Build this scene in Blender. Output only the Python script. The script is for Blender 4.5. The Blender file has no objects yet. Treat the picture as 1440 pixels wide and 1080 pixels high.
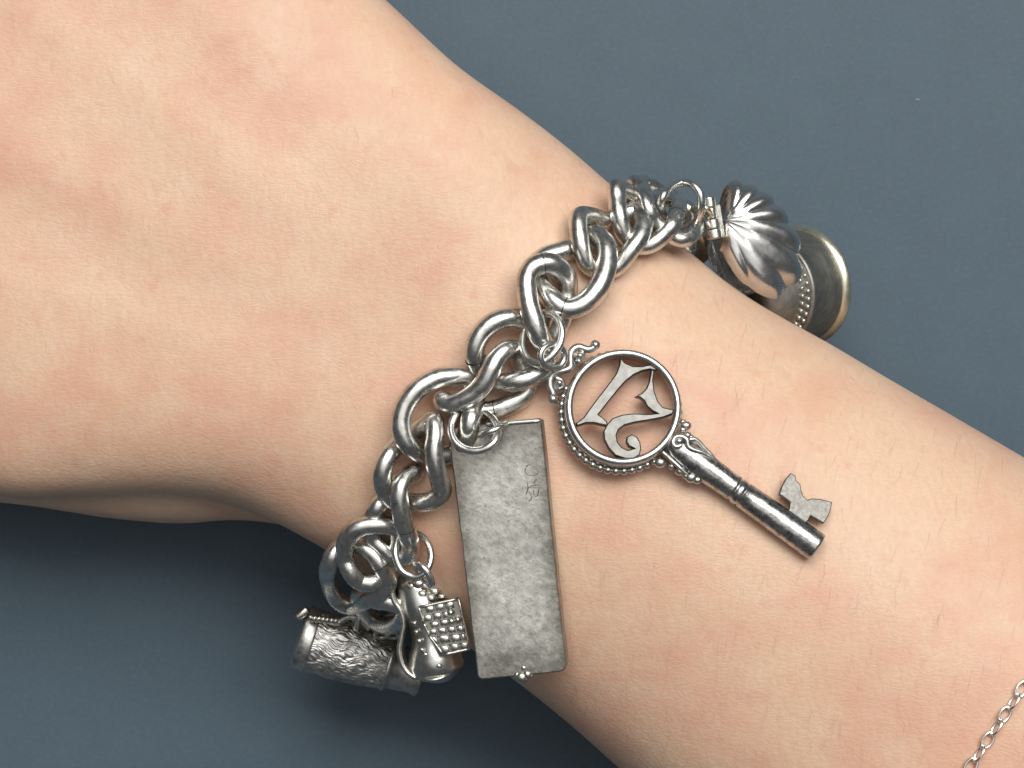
import bpy, bmesh, math, random
import numpy as np
from mathutils import Vector, Matrix
from mathutils.bvhtree import BVHTree
from mathutils.geometry import tessellate_polygon

random.seed(7)
rng = np.random.default_rng(7)
SC = bpy.context.scene
COL = SC.collection
MM = 0.001

# ------------------------------------------------------------------ camera
CAM_Z = 342.0            # mm above the table
F_PX = 3333.0            # focal length in photo pixels (1440 wide)
cam_d = bpy.data.cameras.new('camera')
cam_d.sensor_width = 36.0
cam_d.lens = 36.0 * F_PX / 1440.0
cam_d.clip_start = 0.005
cam_d.clip_end = 20.0
cam_d.dof.use_dof = True
cam_d.dof.focus_distance = (CAM_Z - 44.0) * MM
cam_d.dof.aperture_fstop = 44.0
cam = bpy.data.objects.new('camera', cam_d)
COL.objects.link(cam)
cam.location = (0, 0, CAM_Z * MM)
SC.camera = cam

# ------------------------------------------------------------------ world and lamps (indoor, soft light from the far side)
W = bpy.data.worlds.new('World')
SC.world = W
W.use_nodes = True
W.node_tree.nodes['Background'].inputs[0].default_value = (0.92, 0.96, 1.0, 1)
W.node_tree.nodes['Background'].inputs[1].default_value = 0.09

def area(name, loc, target, sx, sy, power, col):
    l = bpy.data.lights.new(name, 'AREA')
    l.shape = 'RECTANGLE'; l.size = sx; l.size_y = sy; l.energy = power; l.color = col
    o = bpy.data.objects.new(name, l); COL.objects.link(o)
    o.location = loc
    o.rotation_euler = (Vector(target) - Vector(loc)).to_track_quat('-Z', 'Y').to_euler()
    return o
area('window_light', (0.20, 0.56, 1.00), (0, 0, 0.03), 1.1, 0.6, 15.6, (1.0, 0.985, 0.96))
area('ceiling_bounce_fill', (0.05, 0.22, 1.45), (0, 0.1, 0.03), 1.6, 1.4, 5.5, (1.0, 0.98, 0.95))  # unseen fill panel standing in for ceiling bounce, added to brighten the bar

vs = SC.view_settings
vs.view_transform = 'Standard'; vs.look = 'None'; vs.exposure = 0.0; vs.gamma = 1.0
vs.use_curve_mapping = False
SC.cycles.use_denoising = True
SC.cycles.max_bounces = 8

# ------------------------------------------------------------------ pixel -> place
def P(px, py, z):
    k = (CAM_Z - z) / F_PX
    return np.array([(px - 720.0) * k, -(py - 540.0) * k, z])
PX = 0.0895              # mm for one photo pixel near the top of the wrist

# ------------------------------------------------------------------ materials
def mat(name):
    m = bpy.data.materials.new(name); m.use_nodes = True
    nt = m.node_tree
    return m, nt, nt.nodes['Principled BSDF']
def noise(nt, scale, detail=3, rough=.55, vec=None, dist=0.0):
    n = nt.nodes.new('ShaderNodeTexNoise')
    n.inputs['Scale'].default_value = scale; n.inputs['Detail'].default_value = detail
    n.inputs['Roughness'].default_value = rough; n.inputs['Distortion'].default_value = dist
    if vec is not None: nt.links.new(vec, n.inputs['Vector'])
    return n.outputs['Fac']
def objco(nt, scale=None, rot=None):
    c = nt.nodes.new('ShaderNodeTexCoord').outputs['Object']
    if scale or rot:
        mp = nt.nodes.new('ShaderNodeMapping')
        if rot: mp.inputs['Rotation'].default_value = rot
        if scale: mp.inputs['Scale'].default_value = scale
        nt.links.new(c, mp.inputs['Vector']); c = mp.outputs['Vector']
    return c
def ramp(nt, fac, stops):
    r = nt.nodes.new('ShaderNodeValToRGB')
    el = r.color_ramp.elements
    while len(el) < len(stops): el.new(0.5)
    for e, (p, c) in zip(el, stops):
        e.position = p; e.color = (c[0], c[1], c[2], 1) if not isinstance(c, (int, float)) else (c, c, c, 1)
    nt.links.new(fac, r.inputs['Fac'])
    return r.outputs['Color']
def mix(nt, fac, a, b, mode='MIX'):
    n = nt.nodes.new('ShaderNodeMix'); n.data_type = 'RGBA'; n.blend_type = mode
    for sock, v in ((n.inputs[0], fac), (n.inputs[6], a), (n.inputs[7], b)):
        if hasattr(v, 'is_linked') or hasattr(v, 'links'): nt.links.new(v, sock)
        elif isinstance(v, (int, float)): sock.default_value = v
        else: sock.default_value = (v[0], v[1], v[2], 1)
    return n.outputs[2]
def bump(nt, bsdf, h, strength, dist):
    b = nt.nodes.new('ShaderNodeBump')
    b.inputs['Strength'].default_value = strength; b.inputs['Distance'].default_value = dist
    nt.links.new(h, b.inputs['Height'])
    prev = bsdf.inputs['Normal'].links
    if prev: nt.links.new(prev[0].from_socket, b.inputs['Normal'])
    nt.links.new(b.outputs['Normal'], bsdf.inputs['Normal'])

def silver(name, base, tarnish, r0, r1, tscale=260, tlo=.50, thi=.72, bstr=.15, bscale=900, bdist=.00008):
    m, nt, b = mat(name)
    co = objco(nt)
    mask = ramp(nt, noise(nt, tscale, 6, .65, co), [(tlo, 0.0), (thi, 1.0)])
    nt.links.new(mix(nt, mask, base, tarnish), b.inputs['Base Color'])
    rr = ramp(nt, noise(nt, tscale * 2.3, 4, .6, co), [(.3, r0), (.7, r1)])
    nt.links.new(rr, b.inputs['Roughness'])
    b.inputs['Metallic'].default_value = 1.0
    bump(nt, b, noise(nt, bscale, 4, .6, co), bstr, bdist)
    return m
M_LINK = silver('worn_silver', (.70, .69, .655), (.30, .285, .25), .22, .38, 560, .47, .80, .12, 380, .00022)
M_RING = silver('bright_silver', (.74, .73, .70), (.45, .43, .38), .22, .36, 500, .55, .85, .12, 900)
M_KEY = silver('key_silver', (.60, .595, .565), (.22, .21, .19), .26, .42, 900, .50, .80, .25, 1600, .0001)
M_NUM = silver('satin_silver', (.175, .172, .16), (.12, .117, .108), .36, .48, 500, .42, .85, .10, 2200, .00006)
M_BIT = silver('dull_silver', (.19, .185, .17), (.11, .105, .095), .38, .52, 1200, .42, .80, .15, 2200, .00006)
M_SHAFT = silver('dark_silver', (.58, .57, .55), (.16, .155, .15), .20, .38, 1300, .42, .70, .3, 2500, .00008)
M_BAR, _nt, _b = mat('mottled_silver')
_co = objco(_nt)
_c = mix(_nt, ramp(_nt, noise(_nt, 160, 4, .6, _co), [(.35, 0.0), (.70, 1.0)]), (.95, .93, .85), (.78, .765, .70))
_c = mix(_nt, ramp(_nt, noise(_nt, 1000, 7, .75, _co, .2), [(.44, 0.0), (.66, .55)]), _c, (.44, .415, .36))
_c = mix(_nt, ramp(_nt, noise(_nt, 2600, 4, .7, _co), [(.58, 0.0), (.70, .7)]), _c, (.24, .22, .19))
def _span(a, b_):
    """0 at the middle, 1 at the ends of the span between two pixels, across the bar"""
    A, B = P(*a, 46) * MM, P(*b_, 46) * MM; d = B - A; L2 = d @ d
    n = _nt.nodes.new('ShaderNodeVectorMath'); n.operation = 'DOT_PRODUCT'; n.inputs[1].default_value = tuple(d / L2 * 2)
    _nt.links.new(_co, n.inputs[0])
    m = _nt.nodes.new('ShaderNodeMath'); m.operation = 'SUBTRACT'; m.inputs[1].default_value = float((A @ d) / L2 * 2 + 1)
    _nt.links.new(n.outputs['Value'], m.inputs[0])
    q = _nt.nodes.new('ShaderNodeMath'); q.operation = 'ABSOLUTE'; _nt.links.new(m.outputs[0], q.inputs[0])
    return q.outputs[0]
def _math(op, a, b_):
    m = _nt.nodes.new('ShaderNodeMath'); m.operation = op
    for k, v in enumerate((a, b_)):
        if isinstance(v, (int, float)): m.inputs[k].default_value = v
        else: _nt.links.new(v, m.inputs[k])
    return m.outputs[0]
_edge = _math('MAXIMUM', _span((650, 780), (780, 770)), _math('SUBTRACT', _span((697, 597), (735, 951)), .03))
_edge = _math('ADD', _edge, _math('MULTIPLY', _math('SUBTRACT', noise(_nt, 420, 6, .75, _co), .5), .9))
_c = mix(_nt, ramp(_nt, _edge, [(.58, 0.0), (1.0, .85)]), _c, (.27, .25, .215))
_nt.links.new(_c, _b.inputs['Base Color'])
_nt.links.new(ramp(_nt, noise(_nt, 1200, 4, .6, _co), [(.3, .36), (.7, .54)]), _b.inputs['Roughness'])
_b.inputs['Metallic'].default_value = 1.0
bump(_nt, _b, noise(_nt, 1300, 5, .65, _co), .35, .00012)
bump(_nt, _b, noise(_nt, 110, 2, .5, _co), .35, .0008)
M_SHELL = silver('polished_silver', (.68, .67, .655), (.45, .43, .41), .20, .32, 300, .55, .85, .10, 500)
M_SHOE = silver('pale_silver', (.66, .645, .58), (.34, .32, .26), .24, .38, 800, .48, .8, .2, 1200)
M_UPPER = silver('satin_grey_silver', (.62, .615, .59), (.36, .345, .31), .26, .40, 420, .50, .8, .2, 900)
M_PANEL = silver('tarnished_silver', (.36, .345, .30), (.22, .21, .17), .32, .5, 900)
M_BARREL = silver('aged_silver', (.62, .615, .58), (.28, .27, .25), .36, .50, 900, .42, .72, .3, 1500)
M_RIM = silver('creamy_silver', (.86, .82, .66), (.60, .56, .40), .28, .40, 600, .5, .8, .15, 1200)
M_FINE = silver('fine_silver', (.95, .94, .91), (.85, .83, .78), .16, .24, 900, .5, .8, .05, 1500)
M_ENAMEL, _nt, _b = mat('dark_oxide')
_b.inputs['Metallic'].default_value = 1.0
_nt.links.new(ramp(_nt, noise(_nt, 500, 6, .7, objco(_nt, (1, 1, 4))), [(.35, (.24, .235, .21)), (.75, (.42, .41, .37))]), _b.inputs['Base Color'])
_b.inputs['Roughness'].default_value = .52
M_SEAM, _nt, _b = mat('black_tarnish')
_b.inputs['Base Color'].default_value = (.03, .028, .025, 1); _b.inputs['Roughness'].default_value = .6; _b.inputs['Metallic'].default_value = .5

# skin
M_SKIN, nt, b = mat('skin')
co = objco(nt)
c1 = mix(nt, ramp(nt, noise(nt, 55, 4, .6, co, .4), [(.42, 0.0), (.62, 1.0)]), (.730, .515, .362), (.690, .410, .290))
c2 = mix(nt, ramp(nt, noise(nt, 160, 3, .6, co), [(.45, 0.0), (.75, .55)]), c1, (.74, .545, .40))
c3 = mix(nt, ramp(nt, noise(nt, 420, 2, .5, co), [(.60, 0.0), (.78, .45)]), c2, (.64, .33, .24))
c3 = mix(nt, ramp(nt, noise(nt, 1500, 3, .6, objco(nt, (1.0, .4, 1), (0, 0, math.radians(28)))), [(.35, 0.0), (.70, .35)]), c3, (.62, .385, .265))
nt.links.new(c3, b.inputs['Base Color'])
b.inputs['Roughness'].default_value = .50
b.inputs['Specular IOR Level'].default_value = .42
b.inputs['Subsurface Weight'].default_value = .55
b.inputs['Subsurface Radius'].default_value = (1.0, .36, .18)
b.inputs['Subsurface Scale'].default_value = .0024
vor = nt.nodes.new('ShaderNodeTexVoronoi'); vor.feature = 'DISTANCE_TO_EDGE'
vor.inputs['Scale'].default_value = 1400
warp = nt.nodes.new('ShaderNodeVectorMath'); warp.operation = 'ADD'
nz = nt.nodes.new('ShaderNodeTexNoise'); nz.inputs['Scale'].default_value = 350
nt.links.new(co, nz.inputs['Vector'])
sc_ = nt.nodes.new('ShaderNodeVectorMath'); sc_.operation = 'SCALE'; sc_.inputs['Scale'].default_value = .0016
nt.links.new(nz.outputs['Color'], sc_.inputs[0])
nt.links.new(objco(nt, (.55, 1.25, 1), (0, 0, math.radians(-62))), warp.inputs[0]); nt.links.new(sc_.outputs[0], warp.inputs[1])
nt.links.new(warp.outputs[0], vor.inputs['Vector'])
bump(nt, b, ramp(nt, vor.outputs['Distance'], [(0, 0.0), (.22, 1.0)]), .20, .00010)
bump(nt, b, noise(nt, 700, 4, .6, objco(nt, (1.0, .35, 1), (0, 0, math.radians(28)))), .34, .00018)
bump(nt, b, noise(nt, 120, 3, .5, co), .25, .0006)

# table
M_TABLE, nt, b = mat('slate_blue_table')
co = objco(nt)
t1 = mix(nt, ramp(nt, noise(nt, 130, 6, .7, co), [(.35, 0.0), (.7, 1.0)]), (.064, .098, .126), (.070, .106, .135))
nt.links.new(mix(nt, ramp(nt, noise(nt, 1500, 3, .7, co), [(.50, 0.0), (.75, .6)]), t1, (.088, .130, .168)), b.inputs['Base Color'])
b.inputs['Roughness'].default_value = .55
b.inputs['Specular IOR Level'].default_value = .3
bump(nt, b, noise(nt, 1800, 3, .6, co), .25, .0001)
M_HAIR, nt, b = mat('arm_hair')
b.inputs['Base Color'].default_value = (.34, .20, .12, 1); b.inputs['Roughness'].default_value = .45

# ------------------------------------------------------------------ object helpers
def tag(o, label, cat, group=None):
    o['label'] = label; o['category'] = cat
    if group: o['group'] = group
    return o
def empty(name, loc_mm):
    o = bpy.data.objects.new(name, None); COL.objects.link(o)
    o.empty_display_size = .005
    o.location = Vector(loc_mm) * MM
    return o
def link_obj(name, me, parent=None):
    o = bpy.data.objects.new(name, me); COL.objects.link(o)
    if parent is not None:
        o.parent = parent
        o.matrix_parent_inverse = Matrix.Translation(-world_loc(parent))
    return o
def world_loc(o):
    v = Vector((0, 0, 0))
    if o.type == 'EMPTY': v = o.location.copy()
    return v
class MB:
    """collects geometry in mm and links it as one mesh object"""
    def __init__(s): s.v = []; s.f = []; s.flat = set()
    def add(s, v, f, flat=False):
        k = len(s.v); s.v += [tuple(map(float, p)) for p in v]
        for q in f:
            if flat: s.flat.add(len(s.f))
            s.f.append([i + k for i in q])
        return s
    def mesh(s, name, m):
        me = bpy.data.meshes.new(name)
        me.from_pydata([(a * MM, b_ * MM, c * MM) for a, b_, c in s.v], [], s.f)
        bm = bmesh.new(); bm.from_mesh(me); bmesh.ops.recalc_face_normals(bm, faces=bm.faces); bm.to_mesh(me); bm.free()
        for i, p in enumerate(me.polygons): p.use_smooth = i not in s.flat
        me.materials.append(m)
        return me
    def build(s, name, m, parent=None):
        return link_obj(name, s.mesh(name, m), parent)

def spline(pts, n, closed=True):
    """Catmull-Rom through pts, about n samples, evenly spaced"""
    pts = np.array(pts, float); N = len(pts); out = []
    segs = N if closed else N - 1
    for i in range(segs):
        if closed: p0, p1, p2, p3 = pts[i - 1], pts[i], pts[(i + 1) % N], pts[(i + 2) % N]
        else: p0, p1, p2, p3 = pts[max(i - 1, 0)], pts[i], pts[i + 1], pts[min(i + 2, N - 1)]
        for t in np.linspace(0, 1, 12, endpoint=False):
            out.append(.5 * ((2 * p1) + (-p0 + p2) * t + (2 * p0 - 5 * p1 + 4 * p2 - p3) * t * t + (-p0 + 3 * p1 - 3 * p2 + p3) * t ** 3))
    if not closed: out.append(pts[-1])
    out = np.array(out)
    q = np.vstack([out, out[:1]]) if closed else out
    d = np.concatenate([[0], np.cumsum(np.linalg.norm(np.diff(q[:, :3], axis=0), axis=1))])
    t = np.linspace(0, d[-1], n + 1)[:-1] if closed else np.linspace(0, d[-1], n)
    return np.stack([np.interp(t, d, q[:, k]) for k in range(q.shape[1])], axis=1)

def tube(mb, C, r, seg=14, closed=True, caps=True, squash=1.0):
    C = np.array(C, float)[:, :3]; n = len(C)
    r = np.full(n, r, float) if np.isscalar(r) else np.array(r, float)
    if closed: T = np.roll(C, -1, 0) - np.roll(C, 1, 0)
    else: T = np.gradient(C, axis=0)
    T /= np.linalg.norm(T, axis=1)[:, None] + 1e-12
    up = np.array([0, 0, 1.0]) if abs(T[0][2]) < .9 else np.array([1.0, 0, 0])
    N = np.cross(T[0], up); N /= np.linalg.norm(N)
    Ns = [N]
    for i in range(1, n):
        N = Ns[-1] - T[i] * np.dot(Ns[-1], T[i]); Ns.append(N / np.linalg.norm(N))
    Ns = np.array(Ns)
    if closed:
        a = Ns[-1] - T[0] * np.dot(Ns[-1], T[0]); a /= np.linalg.norm(a)
        ang = math.atan2(np.dot(np.cross(a, Ns[0]), T[0]), np.dot(a, Ns[0]))
        for i in range(n):
            th = ang * i / n; B = np.cross(T[i], Ns[i]); Ns[i] = Ns[i] * math.cos(th) + B * math.sin(th)
    Bs = np.cross(T, Ns)
    V = []
    for i in range(n):
        for j in range(seg):
            a = 2 * math.pi * j / seg
            V.append(C[i] + (Ns[i] * math.cos(a) + Bs[i] * math.sin(a) * squash) * r[i])
    F = []
    m = n if closed else n - 1
    for i in range(m):
        i2 = (i + 1) % n
        for j in range(seg):
            j2 = (j + 1) % seg
            F.append([i * seg + j, i * seg + j2, i2 * seg + j2, i2 * seg + j])
    if not closed and caps:
        V.append(C[0] - T[0] * r[0] * .25); V.append(C[-1] + T[-1] * r[-1] * .25)
        k = n * seg
        for j in range(seg):
            F.append([k, (j + 1) % seg, j]); F.append([k + 1, (n - 1) * seg + j, (n - 1) * seg + (j + 1) % seg])
    return mb.add(V, F)
def sphere(mb, c, r, nu=10, nv=7, axes=None):
    ax = np.eye(3) if axes is None else axes
    r = np.array([r, r, r]) if np.isscalar(r) else np.array(r)
    V = [np.array(c) + ax[2] * r[2]]
    for i in range(1, nv):
        th = math.pi * i / nv
        for j in range(nu):
            a = 2 * math.pi * j / nu
            V.append(np.array(c) + ax[0] * r[0] * math.sin(th) * math.cos(a) + ax[1] * r[1] * math.sin(th) * math.sin(a) + ax[2] * r[2] * math.cos(th))
    V.append(np.array(c) - ax[2] * r[2]); F = []
    for j in range(nu): F.append([0, 1 + j, 1 + (j + 1) % nu])
    for i in range(nv - 2):
        for j in range(nu):
            a = 1 + i * nu + j; b_ = 1 + i * nu + (j + 1) % nu
            F.append([a, a + nu, b_ + nu, b_])
    L = len(V) - 1; k = 1 + (nv - 2) * nu
    for j in range(nu): F.append([L, k + (j + 1) % nu, k + j])
    return mb.add(V, F)
def lathe(mb, o, axis, prof, seg=32, side=None):
    """prof: (distance along axis, radius)"""
    axis = np.array(axis, float); axis /= np.linalg.norm(axis)
    s = np.array([0, 0, 1.0]) if side is None else np.array(side, float)
    if abs(np.dot(s, axis)) > .95: s = np.array([1.0, 0, 0])
    u = np.cross(axis, s); u /= np.linalg.norm(u); w = np.cross(axis, u)
    V = []; F = []
    for d, r in prof:
        for j in range(seg):
            a = 2 * math.pi * j / seg
            V.append(np.array(o) + axis * d + (u * math.cos(a) + w * math.sin(a)) * r)
    for i in range(len(prof) - 1):
        for j in range(seg):
            j2 = (j + 1) % seg
            F.append([i * seg + j, i * seg + j2, (i + 1) * seg + j2, (i + 1) * seg + j])
    return mb.add(V, F)
def box(mb, c, ax, half, bev=.15):
    """bevelled box: centre, three unit axes, half sizes"""
    ax = np.array(ax); h = np.array(half, float); bv = min(bev, h.min() * .6)
    V = []; idx = {}
    for sx in (-1, 1):
        for sy in (-1, 1):
            for sz in (-1, 1):
                for k in range(3):
                    q = h - bv; q = q.copy(); q[k] = h[k]
                    p = np.array([sx, sy, sz]) * q
                    idx[(sx, sy, sz, k)] = len(V); V.append(np.array(c) + p @ ax)
    F = []
    S = (-1, 1)
    for k in range(3):
        a, b_ = (k + 1) % 3, (k + 2) % 3
        for s in S:
            q = []
            for (u, w) in ((-1, -1), (1, -1), (1, 1), (-1, 1)):
                t = [0, 0, 0]; t[k] = s; t[a] = u; t[b_] = w; q.append(idx[(*t, k)])
            F.append(q)
        for u in S:
            for w in S:
                t0 = [0, 0, 0]; t0[a] = u; t0[b_] = w
                t1 = list(t0); t0[k] = -1; t1[k] = 1
                F.append([idx[(*t0, a)], idx[(*t1, a)], idx[(*t1, b_)], idx[(*t0, b_)]])
    for sx in S:
        for sy in S:
            for sz in S: F.append([idx[(sx, sy, sz, k)] for k in range(3)])
    return mb.add(V, F, flat=True)
class Plane:
    """a tilted plane through pixel (px,py) at height z; gx, gy are its slopes (mm rise per mm right / up)"""
    def __init__(s, px, py, z, gx, gy):
        s.o = P(px, py, z); s.gx, s.gy = gx, gy
        n = np.array([-gx, -gy, 1.0]); s.n = n / np.linalg.norm(n)
    def __call__(s, px, py, h=0.0):
        c = np.array([0, 0, CAM_Z]); d = P(px, py, 0) - c
        t = np.dot(s.o - c, s.n) / np.dot(d, s.n)
        return c + d * t + s.n * h
def poly_plate(mb, top, n, thick, bev=.25):
    """a plate with outline `top` (3-D points, in order), thickness down along -n, softly bevelled upper edge"""
    top = [np.array(p) for p in top]; N = len(top); n = np.array(n)
    cen = sum(top) / N
    ins = []
    for i in range(N):
        a, b_, c = top[i - 1], top[i], top[(i + 1) % N]
        e1 = np.cross(n, b_ - a); e2 = np.cross(n, c - b_)
        e1 /= np.linalg.norm(e1) + 1e-9; e2 /= np.linalg.norm(e2) + 1e-9
        e = e1 + e2; L = np.linalg.norm(e)
        ins.append(e / (L + 1e-9) * min(1.5, 2 / (L + .3)))
    area2 = sum(np.dot(n, np.cross(top[i] - cen, top[(i + 1) % N] - cen)) for i in range(N))
    sg = 1 if area2 > 0 else -1
    V = [top[i] + ins[i] * sg * bev for i in range(N)] + [p - n * bev for p in top] + [p - n * thick for p in top]
    F = []
    for lv in (0, 1):
        for i in range(N):
            j = (i + 1) % N
            F.append([lv * N + i, lv * N + j, (lv + 1) * N + j, (lv + 1) * N + i])
    for off in (0, 2 * N):
        tri = tessellate_polygon([[Vector(p) for p in V[off:off + N]]])
        F += [[off + i for i in t] for t in tri]
    return mb.add(V, F, flat=True)

# ------------------------------------------------------------------ table
mb = MB()
box(mb, (0, 0, -10), np.eye(3), (700, 500, 10), 2)
table = mb.build('table', M_TABLE)
table['kind'] = 'structure'

# ------------------------------------------------------------------ arm and hand
D2 = np.array([.82, .572]); N2 = np.array([-.572, .82])       # photo directions along and across the forearm
def sn(s, n):
    """(along, across) photo coordinates -> pixel"""
    return D2 * s / (D2 @ D2) * 1.0 + N2 * n / (N2 @ N2)
U_E = [(-140, -330), (0, -336), (200, -330), (350, -318), (443, -309), (526, -296), (594, -286), (676, -289), (776, -286), (868, -276), (985, -266), (1064, -258), (1136, -260), (1225, -271), (1330, -278), (1433, -287), (1549, -296), (1900, -330), (2400, -380), (2700, -330), (2800, -200)]
L_E = [(-140, 520), (0, 560), (200, 600), (408, 574), (465, 528), (522, 484), (600, 425), (671, 388), (748, 377), (825, 370), (1000, 368), (1148, 370), (1237, 376), (1331, 388), (1549, 408), (1900, 440), (2400, 480), (2700, 420), (2800, 300)]
ZT = [(-140, 36), (0, 40), (200, 41), (443, 42), (700, 43), (870, 44), (1100, 45), (1500, 49), (1900, 54), (2400, 60), (2700, 52), (2800, 40)]
ZB = [(-140, 14), (0, 11), (443, 6), (700, 6), (870, 8), (1100, 6), (1500, 1.0), (1900, .5), (2400, .5), (2700, 8), (2800, 20)]
EX = [(-140, 2.6), (300, 3.7), (600, 3.6), (740, 2.9), (870, 2.4), (1300, 2.2), (2800, 2.1)]
ip = lambda tab, s: float(np.interp(s, [a for a, _ in tab], [b_ for _, b_ in tab]))
def sm(tab, s):                                                # smoothed lookup
    return sum(w * ip(tab, s + d) for d, w in ((-36, .2), (-15, .2), (0, .2), (15, .2), (36, .2)))
def wrist_z(px, py, grow=0.0):
    """height of the upper skin surface (mm) under a pixel, with the outline widened by `grow` pixels"""
    s = D2 @ np.array([px, py]); n = N2 @ np.array([px, py])
    u0, l0 = sm(U_E, s) - grow, sm(L_E, s) + grow
    c, h = (u0 + l0) / 2, (l0 - u0) / 2
    zt, zb, p = ip(ZT, s), ip(ZB, s), ip(EX, s)
    zm = (zt + zb) / 2
    u = min(abs((n - c) / h), 1.0)
    return zm + (zt - zm) * (1 - u ** p) ** (1 / p)
mb = MB()
RS = 56
stations = list(range(-140, 2801, 20))
V = []; F = []
for s in stations:
    u0, l0 = sm(U_E, s), sm(L_E, s); c, h = (u0 + l0) / 2, (l0 - u0) / 2
    zt, zb, p = ip(ZT, s), ip(ZB, s), ip(EX, s); zm, hz = (zt + zb) / 2, (zt - zb) / 2
    for j in range(RS):
        a = 2 * math.pi * j / RS
        ca, sa = math.cos(a), math.sin(a)
        u = math.copysign(abs(ca) ** (2 / p), ca); w = math.copysign(abs(sa) ** (2 / p), sa)
        q = sn(s, c + h * u)
        b0 = P(q[0], q[1], zm)
        V.append((b0[0], b0[1], zm + hz * w))
n_ = len(stations)
for i in range(n_ - 1):
    for j in range(RS):
        j2 = (j + 1) % RS
        F.append([i * RS + j, i * RS + j2, (i + 1) * RS + j2, (i + 1) * RS + j])
for i0 in (0, (n_ - 1) * RS):
    V.append(np.mean(np.array(V[i0:i0 + RS]), axis=0)); F += [[len(V) - 1, i0 + j, i0 + (j + 1) % RS] for j in range(RS)]
mb.add(V, F)
def limb(pts, n=40, seg=24):
    """pts: (px, py, z, radius px)"""
    q = spline([(*P(a, b_, z), r * PX) for a, b_, z, r in pts], n, closed=False)
    tube(mb, q, q[:, 3], seg, closed=False)
    sphere(mb, q[0, :3], q[0, 3], 20, 12); sphere(mb, q[-1, :3], q[-1, 3], 20, 12)
# ball of the thumb and the thumb
limb([(560, 710, 20, 66), (470, 676, 20, 80), (400, 654, 20, 93), (335, 636, 20, 107), (268, 626, 20, 122), (170, 614, 20, 127), (60, 598, 19, 126), (-80, 590, 16, 122), (-260, 600, 15, 112), (-420, 590, 14, 108), (-560, 570, 12, 100), (-680, 560, 11, 78)])
# four fingers beyond the frame, gently curled onto the table
for n0, L, r in ((430, 800, 104), (205, 880, 106), (-20, 820, 100), (-225, 640, 88)):
    pts = []
    for t, z, k in ((-.10, 27, 1.05), (0, 29, 1.12), (.22, 31, .95), (.45, 29, .98), (.62, 22, .88), (.78, 14, .90), (.92, 9, .80), (1.0, 7.5, .62)):
        q = sn(-90 - L * .92 * t, n0 * (1 + .10 * t))
        pts.append((q[0], q[1], z, r * k))
    limb(pts)
# knuckles, ulna head and a tendon or two as gentle swells
for n0 in (430, 205, -20, -225):
    q = sn(-70, n0); sphere(mb, P(q[0], q[1], 27), (11, 11, 10), 20, 12)
raw = mb.build('person', M_SKIN)
rm = raw.modifiers.new('r', 'REMESH'); rm.mode = 'VOXEL'; rm.voxel_size = .0009; rm.use_smooth_shade = True
sm_ = raw.modifiers.new('s', 'SMOOTH'); sm_.factor = .5; sm_.iterations = 34
dg = bpy.context.evaluated_depsgraph_get()
me = bpy.data.meshes.new_from_object(raw.evaluated_get(dg))
old = raw.data; raw.modifiers.clear(); raw.data = me; bpy.data.meshes.remove(old)
me.name = 'person'
# low relief of the hand: extensor tendons and the hollow by the wrist, as real shape
co_ = np.empty(len(me.vertices) * 3); me.vertices.foreach_get('co', co_); co_ = co_.reshape(-1, 3) / MM
pxs = 720 + co_[:, 0] * F_PX / (CAM_Z - co_[:, 2]); pys = 540 - co_[:, 1] * F_PX / (CAM_Z - co_[:, 2])
S_ = pxs * D2[0] + pys * D2[1]; N_ = pxs * N2[0] + pys * N2[1]
up = np.clip((co_[:, 2] - 30) / 8, 0, 1)
dz = np.zeros(len(co_))
fade = 1 / (1 + np.exp((S_ - 560) / 60))
for n0, n1, amp in ((430, 120, .22), (205, 60, .3), (-20, 10, .26), (-225, -60, .2)):
    t = np.clip((S_ + 90) / 900, 0, 1); nc = n0 + (n1 - n0) * t
    dz += amp * np.exp(-((N_ - nc) / 42) ** 2) * fade
dz += .9 * np.exp(-((S_ - 640) / 110) ** 2 - ((N_ + 170) / 90) ** 2)            # head of the ulna
dz -= .5 * np.exp(-((S_ - 760) / 60) ** 2)                                      # wrist fold
dz += .35 * np.sin(S_ / 93 + N_ / 170) * np.sin(N_ / 71 - S_ / 210)
co_[:, 2] += dz * up
me.vertices.foreach_set('co', (co_ * MM).ravel()); me.update()
for p in me.polygons: p.use_smooth = True
me.materials.clear(); me.materials.append(M_SKIN)
person = tag(raw, 'bare forearm and hand stretched out, palm down, wearing a silver charm bracelet', 'person')
BVH = BVHTree.FromPolygons([Vector(c) for c in co_], [tuple(p.vertices) for p in me.polygons])
def skin_z(px, py):
    c = Vector((0, 0, CAM_Z)); d = (Vector(P(px, py, 0)) - c).normalized()
    h = BVH.ray_cast(c, d)
    return h[0].z if h[0] is not None else None
def rest_z(px, py):
    """height of the surface the bracelet follows (it stands a little off the wrist at the sides)"""
    v = wrist_z(px, py, 44.0)
    k = skin_z(px, py)
    return v if k is None else max(v - 1.2, k)
def H(px, py, h):
    return P(px, py, rest_z(px, py) + h * PX)

# fine hairs on the skin
mb = MB()
for _ in range(330):
    if random.random() < .94:
        px, py = random.uniform(780, 1470), random.uniform(280, 1100)
    else:
        px, py = random.uniform(0, 760), random.uniform(0, 720)
    z0 = skin_z(px, py)
    if z0 is None or z0 < 20: continue
    L = random.uniform(16, 40); a = math.radians(random.gauss(100 if px > 800 else 60, 9))
    bend = random.gauss(0, .2)
    pts = []
    for t in (0, .33, .66, 1):
        x = px + math.cos(a + bend * t) * L * t; y = py + math.sin(a + bend * t) * L * t
        k = skin_z(x, y)
        if k is None: break
        pts.append(P(x, y, k + .02 + .45 * math.sin(t * 2.4)))
    if len(pts) < 4: continue
    tube(mb, pts, [.0105, .0105, .008, .004], 3, closed=False, caps=False)
hair = mb.build('arm_hair', M_HAIR, person); hair['kind'] = 'stuff'

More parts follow.
